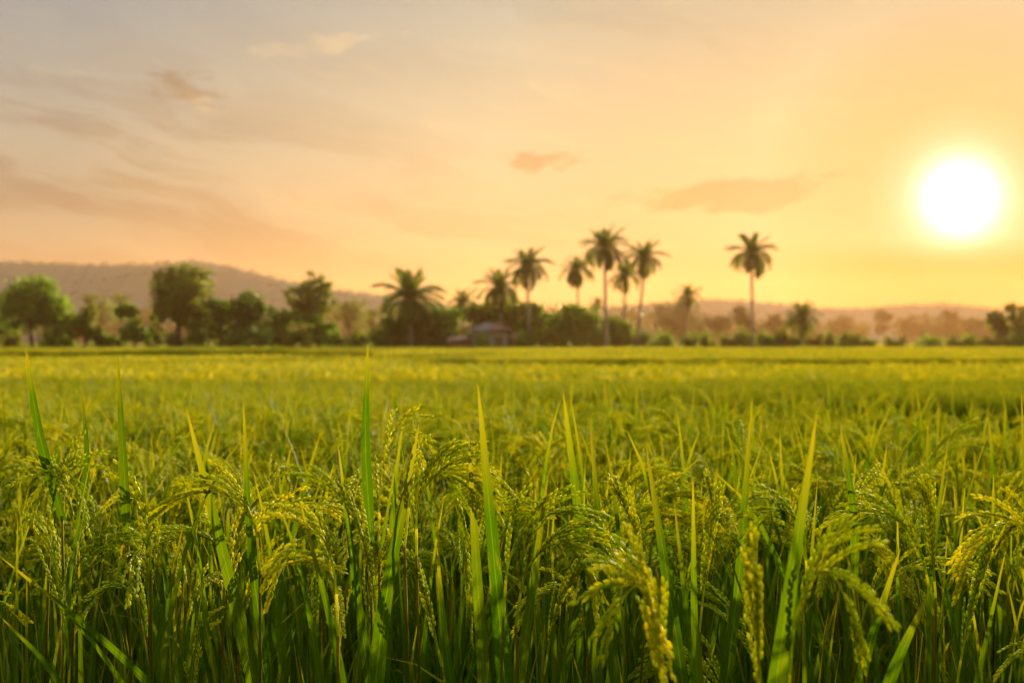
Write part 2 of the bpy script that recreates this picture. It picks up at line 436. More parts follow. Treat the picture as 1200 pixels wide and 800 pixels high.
# ------------------------------------------------------------------ foreground plants, placed one by one
# each: depth, foot column, panicles (control points down the arch), leaves (tip, attachment, width px), label
HERO = [
 (1.95, 296, [[(304, 668), (296, 608), (262, 577), (215, 582), (182, 606), (160, 652)]], [((218, 478), (306, 840), 21), ((285, 468), (309, 720), 12)],
  'rice plant whose golden panicle arches left over a broad upright leaf', 0.55, 12),
 (1.88, 172, [[(176, 668), (172, 612), (158, 584), (149, 612), (145, 655)]], [((138, 416), (150, 640), 13), ((215, 612), (163, 820), 12)],
  'rice plant with a pale ripe panicle hanging straight down beside a tall leaf', 0.95, 8),
 (1.62, 390, [[(396, 745), (391, 668), (374, 626), (350, 634), (329, 664), (315, 702)]], [((352, 588), (398, 860), 13)],
  'rice plant with a thick yellow panicle bent left in a hook', 0.75, 9),
 (2.15, 66, [[(58, 640), (64, 580), (76, 553), (90, 580), (97, 632)], [(92, 650), (82, 590), (66, 558), (50, 572), (38, 606)]], [((30, 408), (74, 610), 14), ((95, 452), (88, 640), 10)],
  'rice plant with two drooping panicles under a tall leaning leaf tip', 0.55, 9),
 (1.72, 130, [], [((0, 652), (196, 835), 12), ((24, 664), (152, 842), 12), ((0, 722), (84, 838), 9)],
  'low rice plant with only long bare leaves slanting to the left', 0.4, 0),
 (2.2, 446, [[(444, 640), (445, 575), (453, 524), (468, 503), (484, 520), (490, 548)]], [((431, 402), (435, 640), 14)],
  'rice plant with a loose golden plume beside the leaf that tops the horizon', 0.85, 9),
 (1.9, 500, [[(474, 640), (482, 580), (502, 551), (526, 566), (541, 625), (550, 690), (554, 730)], [(488, 650), (490, 590), (512, 556), (545, 560), (562, 590)]], [((491, 497), (449, 830), 23)],
  'rice plant with a long panicle draped right and a broad dark leaf', 0.5, 12),
 (1.8, 585, [], [((560, 450), (594, 830), 23), ((549, 512), (577, 860), 20), ((643, 552), (598, 860), 21)],
  'rice plant of three broad upright blades with no panicle in view', 0.3, 0),
 (1.75, 604, [[(590, 722), (597, 655), (624, 612), (664, 601), (700, 628), (718, 682)], [(604, 735), (616, 672), (642, 640), (670, 644), (690, 680), (699, 728)]], [],
  'rice plant with a double golden arch curving to the right', 0.7, 12),
 (2.0, 702, [[(757, 712), (750, 648), (737, 604), (722, 575)]], [((660, 460), (692, 720), 18), ((692, 498), (716, 740), 18)],
  'rice plant with twin pointed leaves and one upright panicle', 0.7, 9),
 (1.3, 776, [[(778, 880), (774, 776), (766, 712), (748, 686), (727, 708), (710, 764)], [(782, 880), (776, 776), (762, 704), (754, 692), (768, 728), (776, 790)]], [],
  'very near rice plant with a soft blurred yellow panicle in a split hook', 0.8, 9),
 (1.75, 795, [], [((757, 518), (803, 830), 23), ((812, 558), (828, 840), 13)],
  'rice plant of a wide tall blade and a narrow one behind it', 0.4, 0),
 (1.28, 890, [[(892, 850), (889, 770), (886, 706), (884, 650)]], [],
  'very near rice plant with one blurred panicle standing upright', 0.6, 9),
 (1.3, 935, [[(922, 880), (930, 740), (952, 678), (976, 674), (996, 716), (1008, 775)]], [((957, 486), (905, 860), 27)],
  'very near rice plant with a heavy blurred panicle drooping right beneath a wide leaf', 0.7, 11),
 (2.0, 862, [[(946, 690), (941, 625), (916, 596), (892, 612), (876, 648)]], [((882, 468), (848, 790), 19)],
  'rice plant with a short panicle curling left behind the wide leaf', 0.6, 9),
 (1.85, 1085, [[(1094, 720), (1079, 646), (1047, 604), (1012, 607), (984, 638), (964, 680)]], [((1055, 643), (1010, 860), 19), ((985, 500), (1003, 690), 12)],
  'rice plant with a full golden arch to the left over bare dark leaves', 0.8, 12),
 (1.95, 1100, [[(1097, 700), (1093, 650), (1090, 606), (1080, 571)]], [((1111, 515), (1113, 800), 18)],
  'rice plant with an erect grainy panicle against a flat wide leaf', 0.5, 9),
 (1.5, 1046, [], [((1092, 688), (1046, 880), 24)],
  'rice plant showing a single sharp blade low in the picture', 0.4, 0),
 (1.9, 1216, [[(1228, 720), (1218, 638), (1188, 613), (1157, 624), (1137, 652), (1122, 696)]], [((1197, 452), (1205, 760), 14)],
  'rice plant with a panicle arching in from the edge of the picture', 0.6, 12),
 (1.8, 1124, [[(1122, 800), (1134, 730), (1147, 682), (1159, 640)]], [((1180, 640), (1132, 850), 12)],
  'rice plant with a narrow green unripe panicle held upright', 0.1, 8),
 (2.0, 512, [[(517, 780), (507, 730), (496, 690), (481, 660)]], [((512, 640), (540, 830), 14)],
  'rice plant with a young panicle half sheathed and leaning left', 0.35, 8),
 (2.05, 655, [[(638, 790), (648, 730), (662, 694), (679, 666)]], [((700, 610), (654, 830), 13)],
  'rice plant with a young panicle leaning right in the shade', 0.3, 8),
 (2.1, 436, [[(442, 745), (435, 670), (421, 615), (402, 572)]], [((396, 520), (428, 760), 12)],
  'rice plant with a straight golden panicle leaning left behind the hooked one', 0.7, 9),
 (1.95, 838, [[(820, 740), (828, 660), (836, 610), (830, 570)]], [((790, 585), (820, 840), 15)],
  'rice plant with a slim panicle rising between two tall leaves', 0.5, 8),
]
hero_xy = []
for hi, (Y, fx, pans, leaves, label, ripe, nb) in enumerate(HERO):
    rg = np.random.default_rng(100 + hi)
    root = at(fx, HY, Y); root[2] = 0.0
    hero_xy.append((root[0], root[1]))
    R = empty('rice_plant', tuple(root), 0, label, 'rice plant', 'rice plants standing in the front of the field')
    for ctrl in pans:
        n = len(ctrl)
        yo = np.cumsum(rg.normal(size=n)) * 0.010
        pts = np.array([at(x, y, Y + yo[j]) for j, (x, y) in enumerate(ctrl)]) - root
        ax = spline(pts, 26)
        c = MB(); culm(c, (rg.normal() * 0.02, rg.normal() * 0.02, 0), ax[0], rg, 0.003)
        link('culm', c.mesh('culm', [M['leaf']]), R)
        start = 3 if n > 3 else 1
        near = Y < 1.45
        pm = panicle(ax[start:], rg, nb + 2, 0.19 if n > 4 else 0.13, 0.088 if nb > 9 else 0.075, 0.09 if n > 4 else 0.04, ripe=ripe * 0.5, fat=1.28 if Y > 1.45 else 1.2)
        tube(pm, ax[:start + 1], 0.0017, 5, 0, 0.3)
        link('panicle', pm.mesh('panicle', [M['grain']]), R)
    for (tx, ty), (bx, by), w in leaves:
        base = at(bx, by, Y + rg.normal() * 0.02) - root; tip = at(tx, ty, Y + rg.normal() * 0.05) - root
        if by > 690: base = base + (base - tip) * 0.45
        base[2] = max(base[2], 0.3)
        mid = base * 0.5 + tip * 0.5 + np.array([rg.normal() * 0.008, rg.normal() * 0.02, 0])
        flat = abs(tip[0] - base[0]) > 0.09
        if flat: mid[2] += 0.02
        P = spline([base, mid, tip], 15)
        f = MB()
        blade(f, P, w / F * Y * 0.98, (1, rg.uniform(-0.7, 0.7), 0.0), rnd=rg.uniform(0, 0.6), twist=rg.uniform(-0.5, 0.5))
        link('flag_leaf', f.mesh('flag_leaf', [M['leaf']]), R)
        c = MB(); culm(c, (rg.normal() * 0.02, rg.normal() * 0.02, 0), base + (P[1] - P[0]) * 0.4, rg, 0.003)
        link('culm', c.mesh('culm', [M['leaf']]), R)
    fol = MB()
    for i in range(9 if Y > 1.5 else 4):
        fa = rg.uniform(0, 2 * PI)
        P = arc((rg.normal() * 0.03, rg.normal() * 0.03, rg.uniform(0.05, 0.45)), fa, rg.uniform(0.05, 0.3), rg.choice([0.2, 0.6, 1.4]), rg.uniform(0.35, 0.52), 10, 2.2)
        blade(fol, P, rg.uniform(0.009, 0.014), (-math.sin(fa), math.cos(fa), 0), rnd=rg.uniform(0, 0.7), twist=rg.uniform(-0.8, 0.8))
    for i in range(6 if Y > 1.5 else 0):
        az = rg.uniform(0, 2 * PI); p0 = np.array([rg.normal() * 0.05, rg.uniform(-0.02, 0.09), rg.uniform(0.40, 0.62)])
        blade(fol, arc(p0, az, rg.uniform(0.0, 0.12), rg.uniform(0.02, 0.22), rg.uniform(0.40, 0.58), 9, 2.4), rg.uniform(0.007, 0.012),
              (-math.sin(az + 0.5), math.cos(az + 0.5), 0), rnd=rg.uniform(0, 0.7), twist=rg.uniform(-0.7, 0.7))
    link('foliage', fol.mesh('foliage', [M['leaf']]), R)
    if Y > 1.5:
        dry = MB()
        for i in range(3):
            fa = rg.uniform(0, 2 * PI)
            P = arc((rg.normal() * 0.03, rg.normal() * 0.03, rg.uniform(0.3, 0.75)), fa, rg.uniform(0.3, 0.9), rg.uniform(0.8, 2.0), rg.uniform(0.2, 0.4), 9, 1.5)
            blade(dry, P, rg.uniform(0.004, 0.008), (-math.sin(fa), math.cos(fa), 0), rnd=rg.uniform(), twist=rg.uniform(-2, 2), fold=0.5)
        link('dry_leaf', dry.mesh('dry_leaf', [M['dry']]), R)

# ------------------------------------------------------------------ plots of the field
def edge_lerp(px, pts):
    xs = [p[0] for p in pts]; ys = [p[1] for p in pts]
    return float(np.interp(px, xs, ys))

def in_gap(x, y):
    """low grassy strips between the plots (world metres)"""
    a = 600 + x / y * F
    if y < 24:
        if a < 440: return 11.5 < y < 16.5 and abs(x + 0.288 * y + 0.12 * math.sin(y * 3)) < 0.42
        n = edge_lerp(a, [(440, 13.5), (620, 12.0), (800, 9.8), (1200, 6.9), (1500, 5.8)])
        f = edge_lerp(a, [(440, 13.6), (620, 18.0), (800, 19.5), (1200, 17.0), (1500, 15.0)])
        return n < y < f
    if 30 < y < 70:
        if a > 440: return 43.0 + 0.02 * x < y < min(43.0 + (a - 440) * 0.3, 60.0) + 0.06 * x
        return False
    if 70 < y < 130:
        if a < 445: return 70 < y < 118
        if a > 650: return 84 < y < 102
        return False
    return False

# ------------------------------------------------------------------ rows behind: individual plants copied from a few originals
NPROTO = 16
protos = []
for i in range(NPROTO):
    rg = np.random.default_rng(500 + i)
    protos.append(make_plant(rg, k=[3, 2, 3, 2][i % 4]))
proto_meshes = [[(nm, mb.mesh(nm, [M[mt]])) for nm, mb, mt in pr] for pr in protos]

SP = 0.205
cand = []
yy = 2.02
row = 0
while yy < 9.0:
    half = 0.385 * yy + 0.45
    xx = -half + (row % 2) * SP * 0.5
    while xx < half:
        x = xx + random.uniform(-0.055, 0.055); y = yy + random.uniform(-0.055, 0.055)
        ok = all((x - hx) ** 2 + (y - hy) ** 2 > 0.012 for hx, hy in hero_xy)
        if ok and not in_gap(x, y): cand.append((x, y))
        xx += SP
    yy += SP; row += 1
cand.sort(key=lambda p: p[1] + 0.35 * max(0, abs(p[0]) - 0.36 * p[1]) * 20)
NIND = 300 - len(HERO)
ind, rest_near = cand[:NIND], cand[NIND:]
LAB = [(2.75, 'rice plant with arching panicles in the rows close behind the sharpest front plants'),
       (3.8, 'slightly blurred rice plant with golden panicles in the second band of rows'),
       (99, 'blurred rice plant of yellow panicles and thin leaf tips deeper in the near plot')]
first = {}
for i, (x, y) in enumerate(sorted(ind, key=lambda p: p[1])):
    k = i % NPROTO if i < NPROTO else random.randrange(NPROTO)
    sc = random.uniform(0.93, 1.06); rz = random.uniform(0, 2 * PI)
    if k not in first:
        r = empty('rice_plant', (x, y, gz(y)), rz)
        r.scale = (sc,) * 3
        for nm, me in proto_meshes[k]: link(nm, me, r)
        first[k] = r
    else:
        r = copy_tree(first[k], (x, y, gz(y)), rz, sc)
    j = [q for q in range(3) if y < LAB[q][0]][0]
    tag(r, LAB[j][1], 'rice plant', ['rice plants in the rows behind the front', 'rice plants in the second band of rows', 'rice plants deeper in the near plot'][j])

# ------------------------------------------------------------------ the remaining rice: one object that scatters clumps
def hidden_collection(name, meshes):
    c = bpy.data.collections.new(name)
    for i, me in enumerate(meshes):
        o = bpy.data.objects.new('%s_%03d' % (name, i), me); c.objects.link(o)
    return c

def scatter(name, coll, pts, label, cat):
    """pts: (x, y, z, rz, scale, variant)"""
    P = np.array(pts, float)
    me = bpy.data.meshes.new(name); me.vertices.add(len(P))
    me.vertices.foreach_set('co', P[:, :3].ravel())
    a = me.attributes.new('rz', 'FLOAT', 'POINT'); a.data.foreach_set('value', P[:, 3])
    a = me.attributes.new('sc', 'FLOAT', 'POINT'); a.data.foreach_set('value', P[:, 4])
    a = me.attributes.new('vi', 'INT', 'POINT'); a.data.foreach_set('value', P[:, 5].astype(np.int32))
    me.update()
    o = link(name, me); tag(o, label, cat, None, 'stuff')
    g = bpy.data.node_groups.new(name, 'GeometryNodeTree')
    g.interface.new_socket('Geometry', in_out='INPUT', socket_type='NodeSocketGeometry')
    g.interface.new_socket('Geometry', in_out='OUTPUT', socket_type='NodeSocketGeometry')
    N = g.nodes; L = g.links
    gi = N.new('NodeGroupInput'); go = N.new('NodeGroupOutput')
    ci = N.new('GeometryNodeCollectionInfo'); ci.inputs['Collection'].default_value = coll
    ci.inputs['Separate Children'].default_value = True; ci.inputs['Reset Children'].default_value = True
    ip = N.new('GeometryNodeInstanceOnPoints'); ip.inputs['Pick Instance'].default_value = True
    def attr(nm, tp):
        n = N.new('GeometryNodeInputNamedAttribute'); n.data_type = tp; n.inputs['Name'].default_value = nm
        return n.outputs['Attribute']
    cx = N.new('ShaderNodeCombineXYZ'); L.new(attr('rz', 'FLOAT'), cx.inputs['Z'])
    L.new(gi.outputs[0], ip.inputs['Points']); L.new(ci.outputs[0], ip.inputs['Instance'])
    L.new(attr('vi', 'INT'), ip.inputs['Instance Index']); L.new(cx.outputs[0], ip.inputs['Rotation'])
    L.new(attr('sc', 'FLOAT'), ip.inputs['Scale']); L.new(ip.outputs[0], go.inputs[0])
    md = o.modifiers.new('scatter', 'NODES'); md.node_group = g
    return o

def joined(parts):
    mb = MB()
    for nm, p, mt in parts:
        k = {'leaf': 0, 'grain': 1, 'dry': 2}[mt]
        q = MB(); q.merge(p); q.qm = [np.full(len(x), k) for x in q.q]; q.tm = [np.full(len(x), k) for x in q.t]
        mb.merge(q)
    return mb
MATS3 = [M['leaf'], M['grain'], M['dry']]
meshes = [joined(pr).mesh('rice_clump', MATS3) for pr in protos]
coarse = [make_plant(np.random.default_rng(900 + i), k=5, coarse=True)[0][1] for i in range(14)]
rg = np.random.default_rng(33)
for v in range(4):                                              # one-metre patches
    mb = MB()
    for i in range(5):
        for j in range(5):
            mb.merge(coarse[rg.integers(14)], ((i - 2) * 0.2 + rg.normal() * 0.03, (j - 2) * 0.2 + rg.normal() * 0.03, 0), rg.uniform(0, 2 * PI), rg.uniform(0.93, 1.06))
    meshes.append(mb.mesh('rice_patch', MATS3))
for v in range(2):                                              # four-metre patches
    mb = MB()
    for i in range(17):
        for j in range(17):
            mb.merge(coarse[rg.integers(14)], ((i - 8) * 0.235 + rg.normal() * 0.05, (j - 8) * 0.235 + rg.normal() * 0.05, 0), rg.uniform(0, 2 * PI), rg.uniform(0.9, 1.07))
    meshes.append(mb.mesh('rice_block', MATS3))
pts = []
def wave(x, y): return 1 + 0.012 * math.sin(x * 0.9 + y * 0.37) + 0.010 * math.sin(x * 0.31 - y * 0.8)
for x, y in rest_near: pts.append((x, y, gz(y), random.uniform(0, 2 * PI), random.uniform(0.93, 1.06), random.randrange(16)))
y = -4.0
while y < 0.5:                                                  # the field goes on behind and beside the camera
    x = -4.0
    while x < 4.0:
        if abs(x) > 0.25 or y < -0.35: pts.append((x + random.uniform(-0.06, 0.06), y + random.uniform(-0.06, 0.06), 0, random.uniform(0, 2 * PI), random.uniform(0.84, 0.95), random.randrange(16)))
        x += 0.215
    y += 0.215
y = 0.55
while y < 9.0:
    for sg in (-1, 1):
        x = 0.385 * y + 0.62
        while x < 0.40 * y + 3.4:
            pts.append((sg * x + random.uniform(-0.06, 0.06), y + random.uniform(-0.06, 0.06), gz(y), random.uniform(0, 2 * PI), random.uniform(0.92, 1.05), random.randrange(16)))
            x += 0.215
    y += 0.215
y = 9.0
while y < 26:
    half = 0.48 * y + 2.0; x = -half
    while x < half:
        px, py = x + random.uniform(-0.06, 0.06), y + random.uniform(-0.06, 0.06)
        if not in_gap(px, py): pts.append((px, py, gz(py), random.uniform(0, 2 * PI), random.uniform(0.92, 1.05) * wave(px, py), random.randrange(16)))
        x += 0.215
    y += 0.215
y = 26.5
while y < 118:
    half = 0.58 * y + 3; x = -half
    while x < half:
        if not in_gap(x, y): pts.append((x, y, gz(y), random.randrange(4) * PI / 2 + random.uniform(-0.1, 0.1), random.uniform(0.96, 1.03) * wave(x, y), 16 + random.randrange(4)))
        x += 1.0
    y += 1.0
y = 120.0
def far_edge(x): return 172 + (60 if x > 26 else 0)
while y < 232:
    half = 0.62 * y + 6; x = -half
    while x < half:
        if y < far_edge(x): pts.append((x, y, gz(y), random.randrange(4) * PI / 2, random.uniform(0.95, 1.03) * wave(x * 0.3, y * 0.3), 20 + random.randrange(2)))
        x += 4.0
    y += 4.0
scatter('rice_crop', hidden_collection('rice_clumps', meshes), pts,
        'wide sea of ripening yellow green rice stretching to the trees', 'rice crop')

# low grass on the strips between plots
gm = []
for v in range(4):
    mb = MB(); rg = np.random.default_rng(70 + v)
    for i in range(150):
        fa = rg.uniform(0, 2 * PI)
        P = arc((rg.uniform(-0.28, 0.28), rg.uniform(-0.28, 0.28), 0), fa, rg.uniform(0.05, 0.5), rg.uniform(0.2, 1.4), rg.uniform(0.15, 0.36), 5, 2)
        blade(mb, P, rg.uniform(0.006, 0.012), (-math.sin(fa), math.cos(fa), 0), rnd=rg.uniform())
    gm.append(mb.mesh('grass_tuft', [M['grass']]))
pts = []
y = 5.5
while y < 118:
    st = 0.4 if y < 24 else (0.8 if y < 60 else 1.0)
    half = 0.50 * y + 1; x = -half
    while x < half:
        px, py = x + random.uniform(-0.15, 0.15), y + random.uniform(-0.15, 0.15)
        tall = not in_gap(px, py + (1.2 if y < 24 else 5.0))
        if in_gap(px, py): pts.append((px, py, gz(py), random.uniform(0, 2 * PI), random.uniform(0.8, 1.2) * (1.0 if y < 24 else 1.7) * ((2.1 if y < 24 else (1.45 if y < 60 else 1.0)) if tall else 1.0), random.randrange(4)))
        x += st
    y += st
scatter('low_grass', hidden_collection('grass_tufts', gm), pts, 'low dark green grass on the strips between rice plots', 'grass')

# ------------------------------------------------------------------ ground
def ground():
    xs = np.concatenate([np.linspace(-1500, -120, 24), np.linspace(-110, 110, 56), np.linspace(120, 1500, 24)])
    ys = np.concatenate([np.linspace(-60, 20, 30), np.linspace(22, 240, 60), np.linspace(260, 1700, 40)])
    X, Yg = np.meshgrid(xs, ys)
    Z = np.vectorize(gz)(Yg) + 0.0
    V = np.stack([X, Yg, Z], -1).reshape(-1, 3)
    nx = len(xs); i, j = np.meshgrid(np.arange(len(ys) - 1), np.arange(nx - 1), indexing='ij')
    a = i * nx + j
    Q = np.stack([a, a + 1, a + nx + 1, a + nx], -1).reshape(-1, 4)
    mb = MB(); mb.add(V, Q)
    m, nt = new_mat('paddy_ground'); t = NT(nt)
    geo = t.n('ShaderNodeNewGeometry').outputs['Position']
    n1 = t.noise(geo, 2.5, 5, 0.6); n2 = t.noise(geo, 0.05, 3)
    mud = t.mix(t.rng(n1, 0.35, 0.65), (0.030, 0.026, 0.014), (0.060, 0.050, 0.026))
    gr = t.mix(t.rng(n2, 0.35, 0.65), (0.045, 0.075, 0.012), (0.11, 0.12, 0.02))
    yf = t.rng(t.sep(geo)[1], 60, 165, 0, 1)
    p = t.n('ShaderNodeBsdfPrincipled'); t.put(p.inputs['Base Color'], t.mix(t.m('MAXIMUM', yf, t.rng(n1, 0.5, 0.62, 0, 0.5)), mud, gr))
    p.inputs['Roughness'].default_value = 1.0; p.inputs['Specular IOR Level'].default_value = 0.0
    b = t.n('ShaderNodeBump'); b.inputs['Strength'].default_value = 0.5; t.put(b.inputs['Height'], n1); t.put(p.inputs['Normal'], b.outputs[0])
    o = t.n('ShaderNodeOutputMaterial'); t.put(o.inputs[0], p.outputs[0])
    g = link('ground', mb.mesh('ground', [m])); tag(g, kind='structure')
ground()

# ------------------------------------------------------------------ hills
def interp_ridge(px, pts): return np.interp(px, [p[0] for p in pts], [p[1] for p in pts])
def hill(name, ridge, D, depth, mat, seed):
    rg = np.random.default_rng(seed)
    n = 260
    pxs = np.linspace(ridge[0][0], ridge[-1][0], n)
    X = (pxs - 600) / F * D
    top = (HY - interp_ridge(pxs, ridge)) / F * D
    k = np.ones(7) / 7
    top = np.convolve(np.pad(top, 3, mode='edge'), k, mode='valid') + CZ
    rows = [(-1.0, 0.0), (-0.8, 0.12), (-0.6, 0.33), (-0.4, 0.58), (-0.2, 0.83), (0, 1.0), (0.25, 0.85), (0.6, 0.4), (1.0, 0.0)]
    V = []
    for u, h in rows:
        wob = 0.10 * np.sin(X * 0.021 + u * 5) + 0.07 * np.sin(X * 0.05 - u * 9)
        z = -0.6 + top * h * (1 + wob * (1 - abs(u)) * (0 if u == 0 else 1)) + (rg.uniform(0, 1.4, n) if h > 0 else 0)
        V.append(np.stack([X, D + u * depth + rg.normal(size=n) * 4, z], -1))
    V = np.array(V).reshape(-1, 3)
    i, j = np.meshgrid(np.arange(len(rows) - 1), np.arange(n - 1), indexing='ij'); a = i * n + j
    mb = MB(); mb.add(V, np.stack([a, a + 1, a + n + 1, a + n], -1).reshape(-1, 4))
    # bushes and tree tops along the slope and the ridge
    m = 7000
    ii = rg.integers(0, n, m); uu = rg.choice(len(rows) - 4, m) + 1
    c = V[uu * n + ii] + rg.normal(size=(m, 3)) * [2, 5, 0.6] + [0, 0, 0.6]
    cards(mb, c, rg.uniform(1.2, 2.6, m), rg)
    o = link(name, mb.mesh(name, [mat])); tag(o, kind='structure')

def cards(mb, C, size, rg, mat=0, flat=0.0):
    """leaf sprays: bent four-cornered faces of random facing"""
    n = len(C)
    A = unit(rg.normal(size=(n, 3))); B = unit(np.cross(A, rg.normal(size=(n, 3)))); N = np.cross(A, B)
    s = np.broadcast_to(size, (n,))[:, None]
    w = rg.uniform(0.45, 0.9, (n, 1))
    V = np.stack([C - A * s * 0.5, C - B * s * 0.5 * w + N * s * 0.12, C + A * s * 0.5, C + B * s * 0.5 * w + N * s * 0.12], 1)
    r = rg.uniform(size=n)
    pv = np.zeros((n, 4, 3)); pv[..., 2] = r[:, None]
    mb.add(V, np.arange(n * 4).reshape(-1, 4), None, pv, mat)

M['hill'] = tree_leaf_material('hill_scrub_airlight', (0.042, 0.078, 0.072), (0.050, 0.087, 0.078), 0.0, 0.0)  # scrub green with the bluish tint of distant air mixed into the colour
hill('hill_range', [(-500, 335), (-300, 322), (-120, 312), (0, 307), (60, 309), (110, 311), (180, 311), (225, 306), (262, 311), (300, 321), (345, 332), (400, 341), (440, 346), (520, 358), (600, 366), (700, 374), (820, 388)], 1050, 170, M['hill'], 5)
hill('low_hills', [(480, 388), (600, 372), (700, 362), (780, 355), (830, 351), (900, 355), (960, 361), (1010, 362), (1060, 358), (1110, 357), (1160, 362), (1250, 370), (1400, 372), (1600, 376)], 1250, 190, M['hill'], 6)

# ------------------------------------------------------------------ trees
M['tree_a'] = tree_leaf_material('leaf_mid_green', (0.060, 0.125, 0.013), (0.135, 0.210, 0.018), 0.42)
M['tree_b'] = tree_leaf_material('leaf_dark_green', (0.044, 0.094, 0.014), (0.100, 0.152, 0.020), 0.38)
M['tree_c'] = tree_leaf_material('leaf_olive', (0.058, 0.088, 0.010), (0.125, 0.146, 0.014), 0.42)
M['tree_far'] = tree_leaf_material('leaf_brown_green', (0.028, 0.034, 0.010), (0.060, 0.062, 0.014), 0.25)  # leaf tone darkened and browned so far trees look veiled by haze
M['frond'] = tree_leaf_material('palm_leaflet', (0.032, 0.064, 0.010), (0.085, 0.108, 0.016), 0.35)

def tree_meshes(H, R, hb, nl, leaves, seed, leaf=0.42, trunk_r=None, mat='tree_a', squash=1.0, sparse=0.0):
    rg = np.random.default_rng(seed)
    tr = MB(); cr = MB()
    trunk_r = trunk_r or 0.022 * H + 0.04
    th = hb + (H - hb) * 0.35
    bend = rg.normal(size=2) * 0.03 * H
    tp = np.array([[0, 0, -0.15], [bend[0] * 0.3, bend[1] * 0.3, th * 0.4], [bend[0], bend[1], th * 0.75], [bend[0] * 0.8, bend[1] * 0.8, th]])
    P = spline(tp, 9); tube(tr, P, np.linspace(trunk_r * 1.25, trunk_r * 0.55, 9), 8)
    lobes = []
    cz = (H + hb) / 2; hz = (H - hb) / 2
    for k in range(nl):
        a = k * 2.399 + rg.uniform(-0.5, 0.5)
        q = math.sqrt((k + 0.5) / nl)
        zz = rg.uniform(-0.75, 0.85)
        rr = R * 0.72 * min(q, math.sqrt(max(0.05, 1 - zz * zz * 0.8)))
        lr = R * rg.uniform(0.22, 0.50)
        c = np.array([math.cos(a) * rr, math.sin(a) * rr, cz + zz * (hz - lr * 0.55)])
        lobes.append((c, lr))
        st = P[rg.integers(4, 9)]
        mid = (st + c) / 2 + np.array([0, 0, rg.uniform(0.0, 0.12) * H * 0.5 - 0.04 * H])
        tube(tr, spline([st, mid, c], 6), np.linspace(trunk_r * 0.42, trunk_r * 0.08, 6), 5)
        for b in range(3):
            e = c + unit(rg.normal(size=3)) * lr * 0.85
            tube(tr, [c * 0.35 + mid * 0.65, (c + mid) / 2 + rg.normal(size=3) * 0.1, e], [trunk_r * 0.16, trunk_r * 0.1, trunk_r * 0.03], 4)
    tot = sum(l[1] ** 2 for l in lobes)
    for c, lr in lobes:
        m = int(leaves * lr * lr / tot)
        ns = max(5, int(m / 20))                                # leaf clumps make light and dark masses with gaps
        sc = unit(rg.normal(size=(ns, 3))) * (rg.uniform(0.35, 1.0, (ns, 1)) ** 0.5) * lr * rg.uniform(0.75, 1.35, (ns, 1))
        sc[:, 2] *= 0.8 * squash
        i = rg.integers(0, ns, m)
        p = c + sc[i] + rg.normal(size=(m, 3)) * lr * (0.19 - 0.05 * sparse)
        cards(cr, p, rg.uniform(0.6, 1.25, m) * leaf, rg)
    return tr.mesh('trunk', [M['bark']]), cr.mesh('crown', [M[mat]])

def place_tree(px, top, wpx, D, label, seed, group=None, cat='tree', name='broadleaf_tree', hb=0.25, nl=11, leaves=2600, mat='tree_a', leaf=0.42, sparse=0.0, squash=1.0):
    if D > 210:
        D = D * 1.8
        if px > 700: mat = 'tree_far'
    g = gz(D)
    x = (px - 600) / F * D
    H = CZ - (top - HY) / F * D - g
    Rr = wpx / 2 / F * D
    tm, cm = tree_meshes(H, Rr, H * hb, nl, leaves, seed, leaf, mat=mat, sparse=sparse, squash=squash)
    r = empty(name, (x, D, g), 0, label, cat, group)
    link('trunk', tm, r); link('crown', cm, r)
    return r

